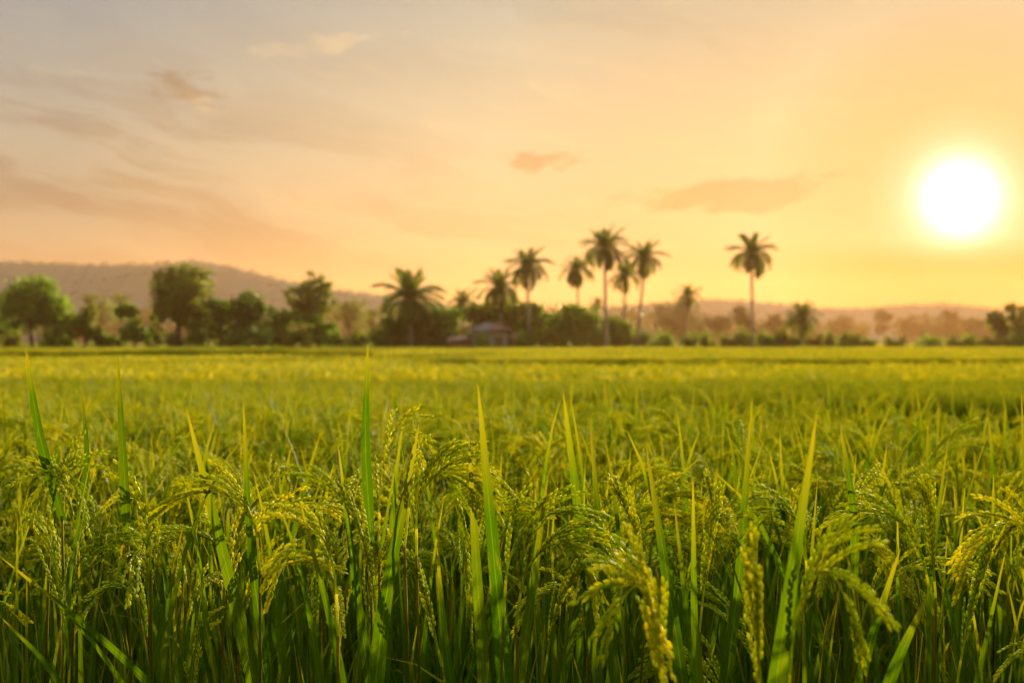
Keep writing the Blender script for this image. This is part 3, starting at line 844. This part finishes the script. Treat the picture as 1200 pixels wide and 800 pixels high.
T_GROUP = 'broadleaf trees along the far edge of the field'
for (px, top, w, D, hb, nl, lv, mat, sp, label) in [
    (38, 326, 82, 176, 0.22, 13, 3200, 'tree_a', 0.0, 'broad green tree with a rounded crown and dark trunk near the left edge'),
    (-14, 336, 62, 182, 0.15, 10, 2200, 'tree_b', 0.0, 'dark tree partly cut off at the left edge of the picture'),
    (100, 357, 44, 172, 0.28, 8, 1300, 'tree_c', 0.1, 'small yellowish green tree leaning between the rounded tree and the bushy one'),
    (73, 362, 36, 178, 0.15, 7, 1000, 'tree_a', 0.0, 'small dark tree pressed against the rounded green tree'),
    (157, 352, 42, 172, 0.16, 8, 1400, 'tree_a', 0.0, 'bushy bright green young tree left of the tallest broadleaf tree'),
    (209, 306, 80, 174, 0.26, 15, 3600, 'tree_c', 0.25, 'tallest broadleaf tree with a wide crown on a bare straight trunk'),
    (456, 368, 44, 174, 0.05, 8, 1500, 'tree_a', 0.0, 'low green tree at the left foot of the large squat palm'),
    (506, 360, 52, 176, 0.05, 9, 1900, 'tree_b', 0.0, 'dark low tree at the right foot of the large squat palm'),
    (616, 346, 52, 188, 0.1, 9, 1900, 'tree_a', 0.1, 'green tree around the trunk of the tall palm above the hut'),
    (566, 350, 46, 187, 0.1, 9, 1700, 'tree_c', 0.1, 'olive tree rising directly behind the left end of the hut roof'),
    (290, 336, 54, 180, 0.12, 10, 2400, 'tree_b', 0.0, 'dark upright tree in the middle of a dense clump'),
    (258, 348, 44, 183, 0.1, 9, 1800, 'tree_b', 0.0, 'dark rounded tree at the near side of the dense clump, right of the tallest tree'),
    (328, 352, 48, 190, 0.1, 9, 1900, 'tree_b', 0.0, 'low dark tree between the dense clump and the lacy tree'),
    (364, 318, 62, 186, 0.34, 15, 1700, 'tree_c', 0.9, 'lacy tree with sky showing through its flat topped crown'),
    (376, 366, 40, 184, 0.08, 8, 1400, 'tree_a', 0.0, 'low leafy tree around the foot of the lacy tree'),
    (412, 344, 46, 215, 0.15, 9, 1700, 'tree_c', 0.2, 'hazy olive tree behind the gap before the big palm'),
    (440, 352, 36, 225, 0.15, 8, 1300, 'tree_c', 0.1, 'hazy rounded tree just left of the big palm'),
    (113, 341, 42, 265, 0.2, 9, 1700, 'tree_b', 0.1, 'faded round tree far behind the small yellowish tree'),
    (145, 338, 34, 275, 0.2, 8, 1400, 'tree_b', 0.1, 'faded slim tree against the hill behind the bushy young tree'),
    (588, 352, 66, 190, 0.1, 9, 2200, 'tree_c', 0.1, 'yellow green tree rising behind the tin roofed hut'),
    (528, 354, 46, 188, 0.1, 8, 1600, 'tree_a', 0.0, 'green tree between the big palm and the hut'),
    (640, 350, 46, 186, 0.1, 8, 1500, 'tree_c', 0.1, 'olive tree right of the hut under the tall palm'),
    (668, 354, 66, 176, 0.05, 10, 2600, 'tree_a', 0.0, 'dark green bushy tree right of the hut'),
    (722, 366, 48, 182, 0.06, 9, 1800, 'tree_a', 0.0, 'green bushy tree between the trunks of the palm group'),
    (790, 345, 74, 250, 0.12, 12, 2800, 'tree_b', 0.1, 'hazy brownish dome shaped tree right of the palm group'),
    (838, 362, 44, 270, 0.12, 9, 1600, 'tree_b', 0.1, 'hazy low tree left of the lone tall palm'),
    (872, 356, 36, 240, 0.12, 9, 1500, 'tree_c', 0.1, 'olive tree standing behind the trunk of the lone palm'),
    (908, 366, 30, 290, 0.12, 7, 1200, 'tree_b', 0.1, 'pale hazy tree between the lone palm and the squat palm'),
    (1036, 362, 26, 400, 0.2, 8, 1200, 'tree_b', 0.2, 'hazy narrow tree far off, the first tall one right of the squat palm'),
    (1113, 360, 28, 400, 0.2, 8, 1200, 'tree_b', 0.2, 'hazy narrow tree far off beneath the sun'),
    (985, 368, 40, 420, 0.08, 8, 1400, 'tree_b', 0.1, 'pale rounded tree in the distance above a low shrub'),
    (1072, 368, 50, 430, 0.08, 8, 1500, 'tree_b', 0.1, 'pale wide tree in the distance between the two narrow trees'),
    (1146, 372, 42, 360, 0.08, 8, 1400, 'tree_b', 0.1, 'hazy low tree left of the brown tree at the right edge'),
    (1172, 362, 32, 205, 0.15, 8, 1500, 'tree_c', 0.1, 'brown green smaller tree beside the one at the right edge'),
    (1200, 349, 46, 200, 0.15, 10, 2200, 'tree_c', 0.15, 'brown green tree cut off by the right edge'),
]:
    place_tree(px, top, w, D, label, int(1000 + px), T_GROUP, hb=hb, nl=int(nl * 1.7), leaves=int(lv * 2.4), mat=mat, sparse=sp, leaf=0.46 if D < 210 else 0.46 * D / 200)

# low shrubs along the field edge
SH = [(830, 390, 26), (858, 391, 22), (878, 390, 24), (905, 391, 26), (928, 392, 30), (952, 390, 28), (986, 391, 22), (1016, 394, 30), (1048, 394, 36), (1086, 394, 40), (1122, 394, 30), (1160, 392, 34), (780, 389, 30), (808, 390, 28), (140, 391, 26), (206, 389, 26), (275, 386, 34), (420, 388, 34), (566, 393, 22), (612, 391, 26), (556, 389, 26), (604, 387, 30), (470, 374, 40), (492, 368, 40), (60, 385, 40), (122, 386, 30), (182, 382, 32), (232, 378, 30), (305, 380, 44), (346, 380, 40), (398, 386, 30), (462, 380, 40), (500, 378, 44), (528, 388, 26), (618, 388, 30),
      (640, 384, 30), (700, 384, 32), (752, 386, 30), (848, 390, 14), (866, 386, 22), (896, 388, 20), (916, 384, 24), (968, 391, 14), (974, 386, 10), (998, 387, 24), (1138, 391, 22), (1186, 390, 34), (16, 388, 34)]
shp = [tree_meshes(2.0, 1.6, 0.05, 8, 1500, 300 + i, 0.26, 0.05, mat=['tree_a', 'tree_b', 'tree_c'][i], squash=1.0) for i in range(3)]
side = ['beside', 'behind']
SHL = ['low green shrub at the foot of the trees along the edge of the rice']
for i, (px, top, w) in enumerate(SH):
    D = 167.5 if px in (566, 612) else 174 + (i * 7) % 5
    g = gz(D); H = CZ - (top - HY) / F * D - g
    r = empty('shrub', ((px - 600) / F * D, D, g), i * 1.7, None, 'shrub')
    r.scale = (w / F * D / 3.2, w / F * D / 3.2, H / 2.0)
    tm, cm = shp[i % 3]
    link('stem', tm, r); link('crown', cm, r)
    tag(r, 'low green shrub in the line along the far edge of the rice', 'shrub', 'low shrubs along the edge of the rice')

# ------------------------------------------------------------------ palms
def frond_mesh(seed, L=3.2, droop=1.5, nlf=30):
    rg = np.random.default_rng(seed)
    mb = MB()
    P = arc((0, 0, 0), 0.0, 0.0, droop, L, 22, 1.3)             # starts upright along z, bows towards +x
    tube(mb, P, np.linspace(0.05, 0.012, 22), 4, 0, 0.9)
    T = unit(np.gradient(P, axis=0))
    for k in range(nlf):
        s = 0.14 + 0.86 * k / (nlf - 1); i = min(int(s * 21), 20); f = s * 21 - i
        p = P[i] + (P[i + 1] - P[i]) * f
        for sg in (-1, 1):
            ll = 0.72 * math.sin(PI * (0.16 + 0.74 * s)) ** 0.7 * rg.uniform(0.8, 1.1) * L / 3.2
            d = unit(T[i] * 0.55 + np.array([0, sg, 0]) * 0.8 + np.array([0, 0, -0.25]))
            q = [p]
            for c in range(3):
                q.append(q[-1] + d * ll / 3); d = unit(d + np.array([0, 0, -0.42]))
            blade(mb, np.array(q), 0.085 * L / 3.2, unit(T[i] + np.array([0, 0, 0.4])), 0.3, rg.uniform(), narrow=0.5)
    return mb.mesh('frond', [M['frond']])
FR = [frond_mesh(40, 3.2, 0.7, 38), frond_mesh(41, 3.2, 1.3, 38), frond_mesh(42, 3.3, 1.9, 38), frond_mesh(43, 3.2, 2.1, 38)]

DEAD = FR[3].copy(); DEAD.name = 'dead_frond'; DEAD.materials.clear(); DEAD.materials.append(M['bark'])

def palm(px, top, wpx, D, label, seed, foot=None, nf=22, trunk_r=0.15, low=0.0):
    nf += 8
    rg = np.random.default_rng(seed)
    g = gz(D); x = (px - 600) / F * D
    H = CZ - (top - HY) / F * D - g
    fl = wpx / 2 / F * D * 1.25                                 # frond length
    hub = H - fl * 0.82
    fx = 0.0 if foot is None else (foot - px) / F * D
    r = empty('coconut_palm', (x + fx, D, g), 0, label, 'palm tree', 'coconut palms along the far edge of the field')
    tr = MB()
    P = spline([(0, 0, -0.2), (-fx * 0.3, rg.normal() * 0.1, hub * 0.4), (-fx * 0.8, rg.normal() * 0.1, hub * 0.75), (-fx, 0, hub)], 20)
    rad = np.linspace(trunk_r * 1.3, trunk_r * 0.8, 20) * (1 + 0.06 * (np.arange(20) % 2)); rad[0] *= 1.5
    tube(tr, P, rad, 9); link('trunk', tr.mesh('trunk', [M['palmbark']]), r)
    top_ = P[-1]
    for k in range(nf):
        u = k / (nf - 1)
        tilt = (0.05 + 2.35 * u ** 0.75) if u < 0.92 else 2.6
        kind = 0 if u < 0.2 else (1 if u < 0.45 else (2 if u < 0.8 else 3))
        o = link('frond', FR[kind], r, tuple(top_ + np.array([0, 0, 0.1])))
        o.rotation_mode = 'ZYX' if False else 'XYZ'
        o.rotation_euler = (0, min(tilt * 0.75, 2.0) * rg.uniform(0.85, 1.1), k * 2.399 + rg.uniform(-0.25, 0.25))
        sc = fl / 3.2 * rg.uniform(0.85, 1.08) * (0.8 if u < 0.15 else 1)
        o.scale = (sc, sc, sc)
    for k in range(int(rg.integers(2, 5))):
        o = link('dead_frond', DEAD, r, tuple(top_ + np.array([0, 0, -0.1])), (0, rg.uniform(1.9, 2.25), rg.uniform(0, 2 * PI)))
        sc = fl / 3.2 * rg.uniform(0.5, 0.85); o.scale = (sc, sc, sc)
    co = MB()
    for k in range(9):
        a = k * 2.4; c = top_ + np.array([math.cos(a) * 0.28, math.sin(a) * 0.28, -0.12 - 0.1 * (k % 3)])
        u_, v_ = np.meshgrid(np.linspace(0, 2 * PI, 7)[:-1], np.linspace(0.15, PI - 0.15, 5))
        V = c + 0.17 * np.stack([np.cos(u_) * np.sin(v_), np.sin(u_) * np.sin(v_), 1.2 * np.cos(v_)], -1)
        i, j = np.meshgrid(np.arange(4), np.arange(6), indexing='ij')
        co.add(V.reshape(-1, 3), np.stack([i * 6 + j, i * 6 + (j + 1) % 6, (i + 1) * 6 + (j + 1) % 6, (i + 1) * 6 + j], -1).reshape(-1, 4))
    link('coconut_bunch', co.mesh('coconut_bunch', [M['bark']]), r)
    return r

for i, (px, top, w, D, foot, nf, tr_, label) in enumerate([
    (480, 311, 80, 172, 482, 30, 0.25, 'large squat palm with wide heavy fronds left of the hut'),
    (542, 336, 42, 225, 542, 20, 0.16, 'small hazy palm crown between the large squat palm and the hut'),
    (585, 312, 54, 180, 588, 24, 0.17, 'palm with ragged crown directly behind the hut roof'),
    (618, 286, 54, 176, 620, 24, 0.16, 'tall palm standing right above the hut'),
    (676, 296, 42, 188, 680, 20, 0.13, 'slim palm at the left of the palm group'),
    (709, 262, 58, 166, 710, 24, 0.17, 'tallest palm of the group with its pale trunk in the rice'),
    (732, 302, 42, 192, 731, 18, 0.14, 'palm with a drooping crown tucked behind the tallest one'),
    (755, 278, 50, 176, 747, 22, 0.15, 'palm with a leaning trunk at the right of the palm group'),
    (806, 330, 34, 235, 805, 18, 0.14, 'hazy palm poking above the dome shaped tree'),
    (881, 270, 56, 172, 882, 24, 0.15, 'lone tall palm standing apart in front of the open sky'),
    (940, 350, 44, 176, 940, 26, 0.18, 'short squat palm right of the lone tall palm'),
    (700, 346, 22, 260, 700, 16, 0.14, 'small distant palm seen low between the palm trunks'),
]):
    palm(px, top, w, D, label, 60 + i, foot, nf, tr_)

# ------------------------------------------------------------------ the hut
def plain(name, col, col2=None, rough=0.8, scale=1.5, stretch=(1, 1, 1)):
    return bark_material(name, col, col2 or tuple(c * 0.8 for c in col), scale, stretch)
M['wall'] = plain('pale_green_plaster', (0.22, 0.27, 0.20), (0.32, 0.35, 0.27))
M['brick'] = plain('brown_boards', (0.16, 0.10, 0.06), (0.24, 0.15, 0.09), scale=4)
M['tin'] = plain('weathered_tin', (0.075, 0.07, 0.068), (0.12, 0.105, 0.10))
M['rust'] = plain('rusted_tin', (0.085, 0.042, 0.028), (0.13, 0.066, 0.045))
M['dark'] = plain('dark_opening', (0.03, 0.03, 0.03))
def box(mb, a, b, mat=0):
    x0, y0, z0 = a; x1, y1, z1 = b
    V = [(x0, y0, z0), (x1, y0, z0), (x1, y1, z0), (x0, y1, z0), (x0, y0, z1), (x1, y0, z1), (x1, y1, z1), (x0, y1, z1)]
    mb.add(V, [(0, 3, 2, 1), (4, 5, 6, 7), (0, 1, 5, 4), (1, 2, 6, 5), (2, 3, 7, 6), (3, 0, 4, 7)], mat=mat)
def part_box(name, a, b, mat, parent):
    mb = MB(); box(mb, a, b); return link(name, mb.mesh(name, [M[mat]], smooth=False), parent)
HD = 170.0
hut = empty('hut', ((577 - 600) / F * HD, HD, gz(HD)), 0, 'small pale walled hut with a patched grey and rust tin roof among the palms', 'hut')
hut.scale = (1.16, 1.16, 1.40)
part_box('wall', (-2.0, 0, 0), (1.5, 3.2, 2.30), 'wall', hut)
part_box('side_room', (1.502, 0.5, 0), (3.1, 3.0, 1.75), 'brick', hut)
part_box('lean_to', (-4.4, 0.6, 0), (-2.002, 2.8, 1.55), 'brick', hut)
w = part_box('window', (-1.2, -0.05, 0.8), (-0.3, 0.02, 1.5), 'dark', hut); mb = MB(); box(mb, (-1.27, -0.08, 0.72), (-0.23, -0.052, 0.79)); link('sill', mb.mesh('sill', [M['wall']], False), w)
d = part_box('door', (0.2, -0.05, 0.0), (1.05, 0.02, 1.8), 'brick', hut); mb = MB(); box(mb, (0.9, -0.09, 0.85), (0.96, -0.052, 0.95)); link('handle', mb.mesh('handle', [M['dark']], False), d)
def slab(mb, quad, th=0.06, ribs=0):
    Qd = np.array(quad, float); nrm = unit(np.cross(Qd[1] - Qd[0], Qd[3] - Qd[0])) * th
    V = np.vstack([Qd, Qd + nrm]); mb.add(V, [(0, 3, 2, 1), (4, 5, 6, 7), (0, 1, 5, 4), (1, 2, 6, 5), (2, 3, 7, 6), (3, 0, 4, 7)])
    for k in range(ribs):
        f = (k + 0.5) / ribs
        a = Qd[0] + (Qd[1] - Qd[0]) * f + nrm; b = Qd[3] + (Qd[2] - Qd[3]) * f + nrm
        tube(mb, [a, b], 0.025, 4)
roof = MB()
slab(roof, [(-2.6, -0.6, 2.25), (-0.2, -0.6, 2.25), (-0.2, 1.6, 2.90), (-0.9, 1.6, 2.90)], ribs=8)
slab(roof, [(-2.6, 3.8, 2.25), (-2.6, -0.6, 2.25), (-0.9, 1.6, 2.90), (-0.9, 1.61, 2.90)])
slab(roof, [(2.0, 3.8, 2.25), (-2.6, 3.8, 2.25), (-0.9, 1.62, 2.90), (0.7, 1.62, 2.90)])
ro = link('roof', roof.mesh('roof', [M['tin']], False), hut)
r2 = MB()
slab(r2, [(-0.19, -0.6, 2.25), (2.0, -0.6, 2.25), (0.7, 1.6, 2.90), (-0.19, 1.6, 2.90)], ribs=8)
slab(r2, [(2.0, -0.6, 2.25), (2.0, 3.8, 2.25), (0.7, 1.62, 2.90), (0.7, 1.6, 2.90)])
o = link('roof_patch', r2.mesh('roof_patch', [M['rust']], False), hut); o['label'] = 'rust red half of the roof'
r3 = MB(); slab(r3, [(1.6, 0.0, 1.5), (3.5, 0.0, 1.3), (3.5, 3.2, 1.6), (1.6, 3.2, 2.1)], ribs=0)
link('side_roof', r3.mesh('side_roof', [M['rust']], False), hut)
r4 = MB(); slab(r4, [(-4.7, 0.2, 1.3), (-2.1, 0.2, 1.6), (-2.1, 3.0, 1.9), (-4.7, 3.0, 1.6)], ribs=0)
link('lean_to_roof', r4.mesh('lean_to_roof', [M['brick']], False), hut)
for xx in (-2.4, 1.8):
    part_box('post', (xx - 0.05, -0.5, 0), (xx + 0.05, -0.4, 2.24), 'bark', hut)

# ------------------------------------------------------------------ far woods, one mass
def woods():
    mb = MB(); rg = np.random.default_rng(77)
    for k in range(190):
        D = rg.uniform(720, 900)
        px = rg.uniform(-150, 1400)
        h = rg.uniform(9, 16) * (1.25 if px < 800 else 0.85); R_ = rg.uniform(6, 11)
        c0 = np.array([(px - 600) / F * D, D, gz(D)])
        m = 330
        ns = 14
        lc = np.stack([rg.normal(size=ns) * R_ * 0.5, rg.normal(size=ns) * R_ * 0.4, rg.uniform(0.1, 0.95, ns) * h], -1)
        i = rg.integers(0, ns, m)
        p = c0 + lc[i] + rg.normal(size=(m, 3)) * R_ * 0.2
        p[:, 2] = np.maximum(p[:, 2], c0[2])
        cards(mb, p, rg.uniform(1.3, 2.7, m), rg)
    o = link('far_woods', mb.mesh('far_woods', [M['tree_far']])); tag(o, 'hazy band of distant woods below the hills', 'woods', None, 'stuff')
woods()

# ------------------------------------------------------------------ haze
HAZE = 0.000078
mb = MB(); box(mb, (-1560, -80, -2.4), (1560, 1760, 72))
m, nt = new_mat('haze_air'); t = NT(nt)
vol = t.n('ShaderNodeVolumePrincipled')
vol.inputs['Color'].default_value = (1.0, 0.54, 0.24, 1); vol.inputs['Density'].default_value = HAZE; vol.inputs['Anisotropy'].default_value = 0.42
o_ = t.n('ShaderNodeOutputMaterial'); t.put(o_.inputs['Volume'], vol.outputs[0])
hz = link('haze', mb.mesh('haze', [m], False)); tag(hz, 'warm evening haze lying over the fields', 'haze', None, 'stuff')

# ------------------------------------------------------------------ sky
W = bpy.data.worlds.new('World'); S.world = W; W.use_nodes = True
nt = W.node_tree; nt.nodes.clear(); t = NT(nt)
STR = 0.05
d = t.vm('NORMALIZE', t.n('ShaderNodeTexCoord').outputs['Generated'])
dx, dy, dz = t.sep(d)
az = t.m('MULTIPLY', t.m('ARCTAN2', dx, dy), F)                # "pixels" of azimuth right of straight ahead
el = t.m('MULTIPLY', t.m('ARCSINE', dz), F)                    # and of elevation
sky = t.n('ShaderNodeTexSky', sky_type='NISHITA', sun_disc=False)
sky.sun_elevation = SUN_EL; sky.sun_rotation = SUN_AZ
sky.air_density = 1.6; sky.dust_density = 4.0; sky.ozone_density = 1.0
# thin high cloud veil; overhead, out of view, added brightness lights the rice
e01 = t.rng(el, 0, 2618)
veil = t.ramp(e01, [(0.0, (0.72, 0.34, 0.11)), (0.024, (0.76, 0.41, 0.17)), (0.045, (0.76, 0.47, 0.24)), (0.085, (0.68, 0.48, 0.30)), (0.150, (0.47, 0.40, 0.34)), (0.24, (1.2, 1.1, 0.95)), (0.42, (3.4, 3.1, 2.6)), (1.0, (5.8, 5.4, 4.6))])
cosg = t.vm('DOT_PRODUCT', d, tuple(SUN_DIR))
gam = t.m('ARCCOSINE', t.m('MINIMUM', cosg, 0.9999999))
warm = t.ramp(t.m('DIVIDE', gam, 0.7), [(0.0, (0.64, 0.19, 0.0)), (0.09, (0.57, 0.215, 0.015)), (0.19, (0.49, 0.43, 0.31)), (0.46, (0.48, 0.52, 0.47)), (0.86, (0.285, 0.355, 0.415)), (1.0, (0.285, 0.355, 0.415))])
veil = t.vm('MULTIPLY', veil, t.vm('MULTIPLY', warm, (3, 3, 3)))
veil = t.mix(t.rng(gam, 0.75, 2.0, 0, 1.0, True), veil, (0.6, 0.52, 0.46))       # unseen sky behind the viewer, tone added as fill light on near sides
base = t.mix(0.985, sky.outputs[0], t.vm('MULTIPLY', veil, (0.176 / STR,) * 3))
# clouds: long streaks from warped noise plus some single patches
wx = t.noise(t.comb(t.m('MULTIPLY', az, 0.004), t.m('MULTIPLY', el, 0.009), 1.7), 1.0, 3)
cu = t.m('ADD', t.m('MULTIPLY', az, 0.0038), t.m('MULTIPLY', wx, 0.9))
cv = t.m('ADD', t.m('MULTIPLY', t.m('ADD', el, t.m('MULTIPLY', az, 0.22)), 0.020), t.m('MULTIPLY', wx, 1.4))
str_n = t.noise(t.comb(cu, cv, 4.2), 1.0, 6, 0.58, 0.4)
str2 = t.noise(t.comb(t.m('MULTIPLY', cu, 2.3), t.m('MULTIPLY', cv, 2.6), 7.7), 1.0, 7, 0.62, 0.5)
fine = t.noise(t.comb(t.m('MULTIPLY', az, 0.018), t.m('MULTIPLY', el, 0.050), 9.0), 1.0, 8, 0.66, 0.6)
wa = t.m('MULTIPLY', t.m('SUBTRACT', t.noise(t.comb(t.m('MULTIPLY', az, 0.012), t.m('MULTIPLY', el, 0.03), 21.0), 1.0, 6, 0.6), 0.5), 150)
wb = t.m('MULTIPLY', t.m('SUBTRACT', t.noise(t.comb(t.m('MULTIPLY', az, 0.016), t.m('MULTIPLY', el, 0.04), 37.0), 1.0, 7, 0.62), 0.5), 62)
azw = t.m('ADD', az, wa); elw = t.m('ADD', el, wb)
def wpatch(x, y, rx, ry, slope=0.0):
    ax = math.atan((x - 600) / F) * F; ey = HY - y
    u = t.m('DIVIDE', t.m('SUBTRACT', azw, ax), rx)
    v = t.m('DIVIDE', t.m('SUBTRACT', t.m('SUBTRACT', elw, ey), t.m('MULTIPLY', t.m('SUBTRACT', azw, ax), slope)), ry)
    q = t.m('ADD', t.m('MULTIPLY', u, u), t.m('MULTIPLY', v, v))
    return t.m('POWER', 2.718, t.m('MULTIPLY', q, -1.0))
def patch(x, y, rx, ry, slope=0.0, soft=1.0):
    ax = math.atan((x - 600) / F) * F; ey = HY - y
    u = t.m('DIVIDE', t.m('SUBTRACT', az, ax), rx)
    v = t.m('DIVIDE', t.m('SUBTRACT', t.m('SUBTRACT', el, ey), t.m('MULTIPLY', t.m('SUBTRACT', az, ax), slope)), ry)
    q = t.m('ADD', t.m('MULTIPLY', u, u), t.m('MULTIPLY', v, v))
    return t.m('POWER', 2.718, t.m('MULTIPLY', q, -1.0))
def msum(l):
    r = l[0]
    for x in l[1:]: r = t.m('ADD', r, x)
    return r
def ragged(mask, lo=0.25, hi=0.75, amt=1.3):
    return t.rng(t.m('ADD', mask, t.m('MULTIPLY', t.m('SUBTRACT', fine, 0.5), amt)), lo, hi, 0, 1, True)
dk = t.m('MAXIMUM', ragged(msum([wpatch(212, 112, 48, 15, -0.12), wpatch(840, 236, 120, 15, 0.02), wpatch(880, 228, 50, 16), wpatch(637, 191, 55, 8, 0.10), wpatch(973, 211, 24, 5)]), 0.24, 0.85, 1.7), 0.0)
streak = t.m('MULTIPLY', t.rng(t.m('ADD', t.m('MULTIPLY', str_n, 0.6), t.m('MULTIPLY', str2, 0.4)), 0.44, 0.58, 0, 1, True), msum([patch(120, 190, 420, 95, -0.12), t.m('MULTIPLY', patch(700, 40, 400, 60), 0.35)]))
bank = t.m('MULTIPLY', patch(60, 270, 560, 60, -0.03), t.rng(str_n, 0.3, 0.6, 0.4, 1, True))
lt = ragged(msum([wpatch(395, 58, 42, 14, 0.12), t.m('MULTIPLY', wpatch(318, 73, 45, 10), 0.8), t.m('MULTIPLY', wpatch(470, 44, 18, 10), 0.7), t.m('MULTIPLY', wpatch(85, 105, 60, 10, -0.1), 0.7), t.m('MULTIPLY', wpatch(240, 128, 40, 7, -0.2), 0.7)]), 0.35, 1.0, 1.7)
wisp = t.m('MULTIPLY', t.rng(str2, 0.50, 0.72, 0, 1, True), 0.6)
base = t.mix(t.m('MULTIPLY', streak, 0.9), base, t.mix(1.0, base, (0.74, 0.69, 0.68), 'MULTIPLY'))
base = t.mix(t.m('MULTIPLY', bank, 0.7), base, t.mix(1.0, base, (0.80, 0.72, 0.68), 'MULTIPLY'))
base = t.mix(t.m('MULTIPLY', dk, 0.9), base, t.mix(1.0, base, (0.80, 0.67, 0.55), 'MULTIPLY'))
base = t.mix(t.m('MULTIPLY', lt, 0.9), base, t.mix(1.0, base, (1.35, 1.20, 1.0), 'MULTIPLY'))
base = t.mix(wisp, base, t.mix(1.0, base, (1.18, 1.13, 1.02), 'MULTIPLY'))
# glow of the sun seen through the haze
g1 = t.m('POWER', 2.718, t.m('MULTIPLY', t.m('POWER', t.m('DIVIDE', gam, 0.0205), 2.0), -1.0))
g2 = t.m('POWER', 2.718, t.m('DIVIDE', gam, -0.074))
g3 = t.m('POWER', 2.718, t.m('DIVIDE', gam, -0.16))
cut = t.rng(t.m('ADD', el, t.m('MULTIPLY', t.m('SUBTRACT', fine, 0.5), 14)), 78, 118, 0.08, 1.0, True)
g1 = t.m('MULTIPLY', g1, cut); g2 = t.m('MULTIPLY', g2, t.rng(cut, 0, 1, 0.25, 1))
glow = t.vm('ADD', t.vm('MULTIPLY', t.comb(g1, g1, g1), (12, 11.2, 9.8)), t.vm('ADD', t.vm('MULTIPLY', t.comb(g2, g2, g2), (1.6, 2.5, 2.1)), t.vm('MULTIPLY', t.comb(g3, g3, g3), (0.3, 0.30, 0.12))))
base = t.vm('ADD', base, glow)
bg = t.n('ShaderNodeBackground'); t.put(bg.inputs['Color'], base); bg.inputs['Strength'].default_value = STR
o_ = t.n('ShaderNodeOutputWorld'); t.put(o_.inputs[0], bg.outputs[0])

sl = bpy.data.lights.new('sun', 'SUN'); sl.energy = 5.0; sl.angle = math.radians(0.8); sl.color = (1.0, 0.78, 0.42)
so = bpy.data.objects.new('sun', sl); COL.objects.link(so)
so.rotation_euler = SUN_DIR.to_track_quat('Z', 'Y').to_euler()
so.location = (60, 200, 40)

# ------------------------------------------------------------------ camera
cam = bpy.data.cameras.new('camera'); cam.lens = 50.0; cam.sensor_width = 36.0
cam.clip_start = 0.05; cam.clip_end = 6000
co = bpy.data.objects.new('camera', cam); COL.objects.link(co)
co.location = (0, 0, CZ); co.rotation_euler = (math.radians(90) - math.atan((400 - HY) / F), 0, 0)
cam.dof.use_dof = True; cam.dof.focus_distance = 1.95; cam.dof.aperture_fstop = 6.6; cam.dof.aperture_blades = 0
S.camera = co

S.view_settings.view_transform = 'Standard'; S.view_settings.look = 'None'
S.view_settings.exposure = 2.2; S.view_settings.gamma = 1.0; S.view_settings.use_curve_mapping = False
S.render.engine = 'CYCLES'
cy = S.cycles
cy.use_denoising = True
cy.max_bounces = 7; cy.diffuse_bounces = 3; cy.glossy_bounces = 2; cy.transmission_bounces = 4; cy.transparent_max_bounces = 6; cy.volume_bounces = 0
cy.sample_clamp_indirect = 6.0
cy.caustics_reflective = False; cy.caustics_refractive = False
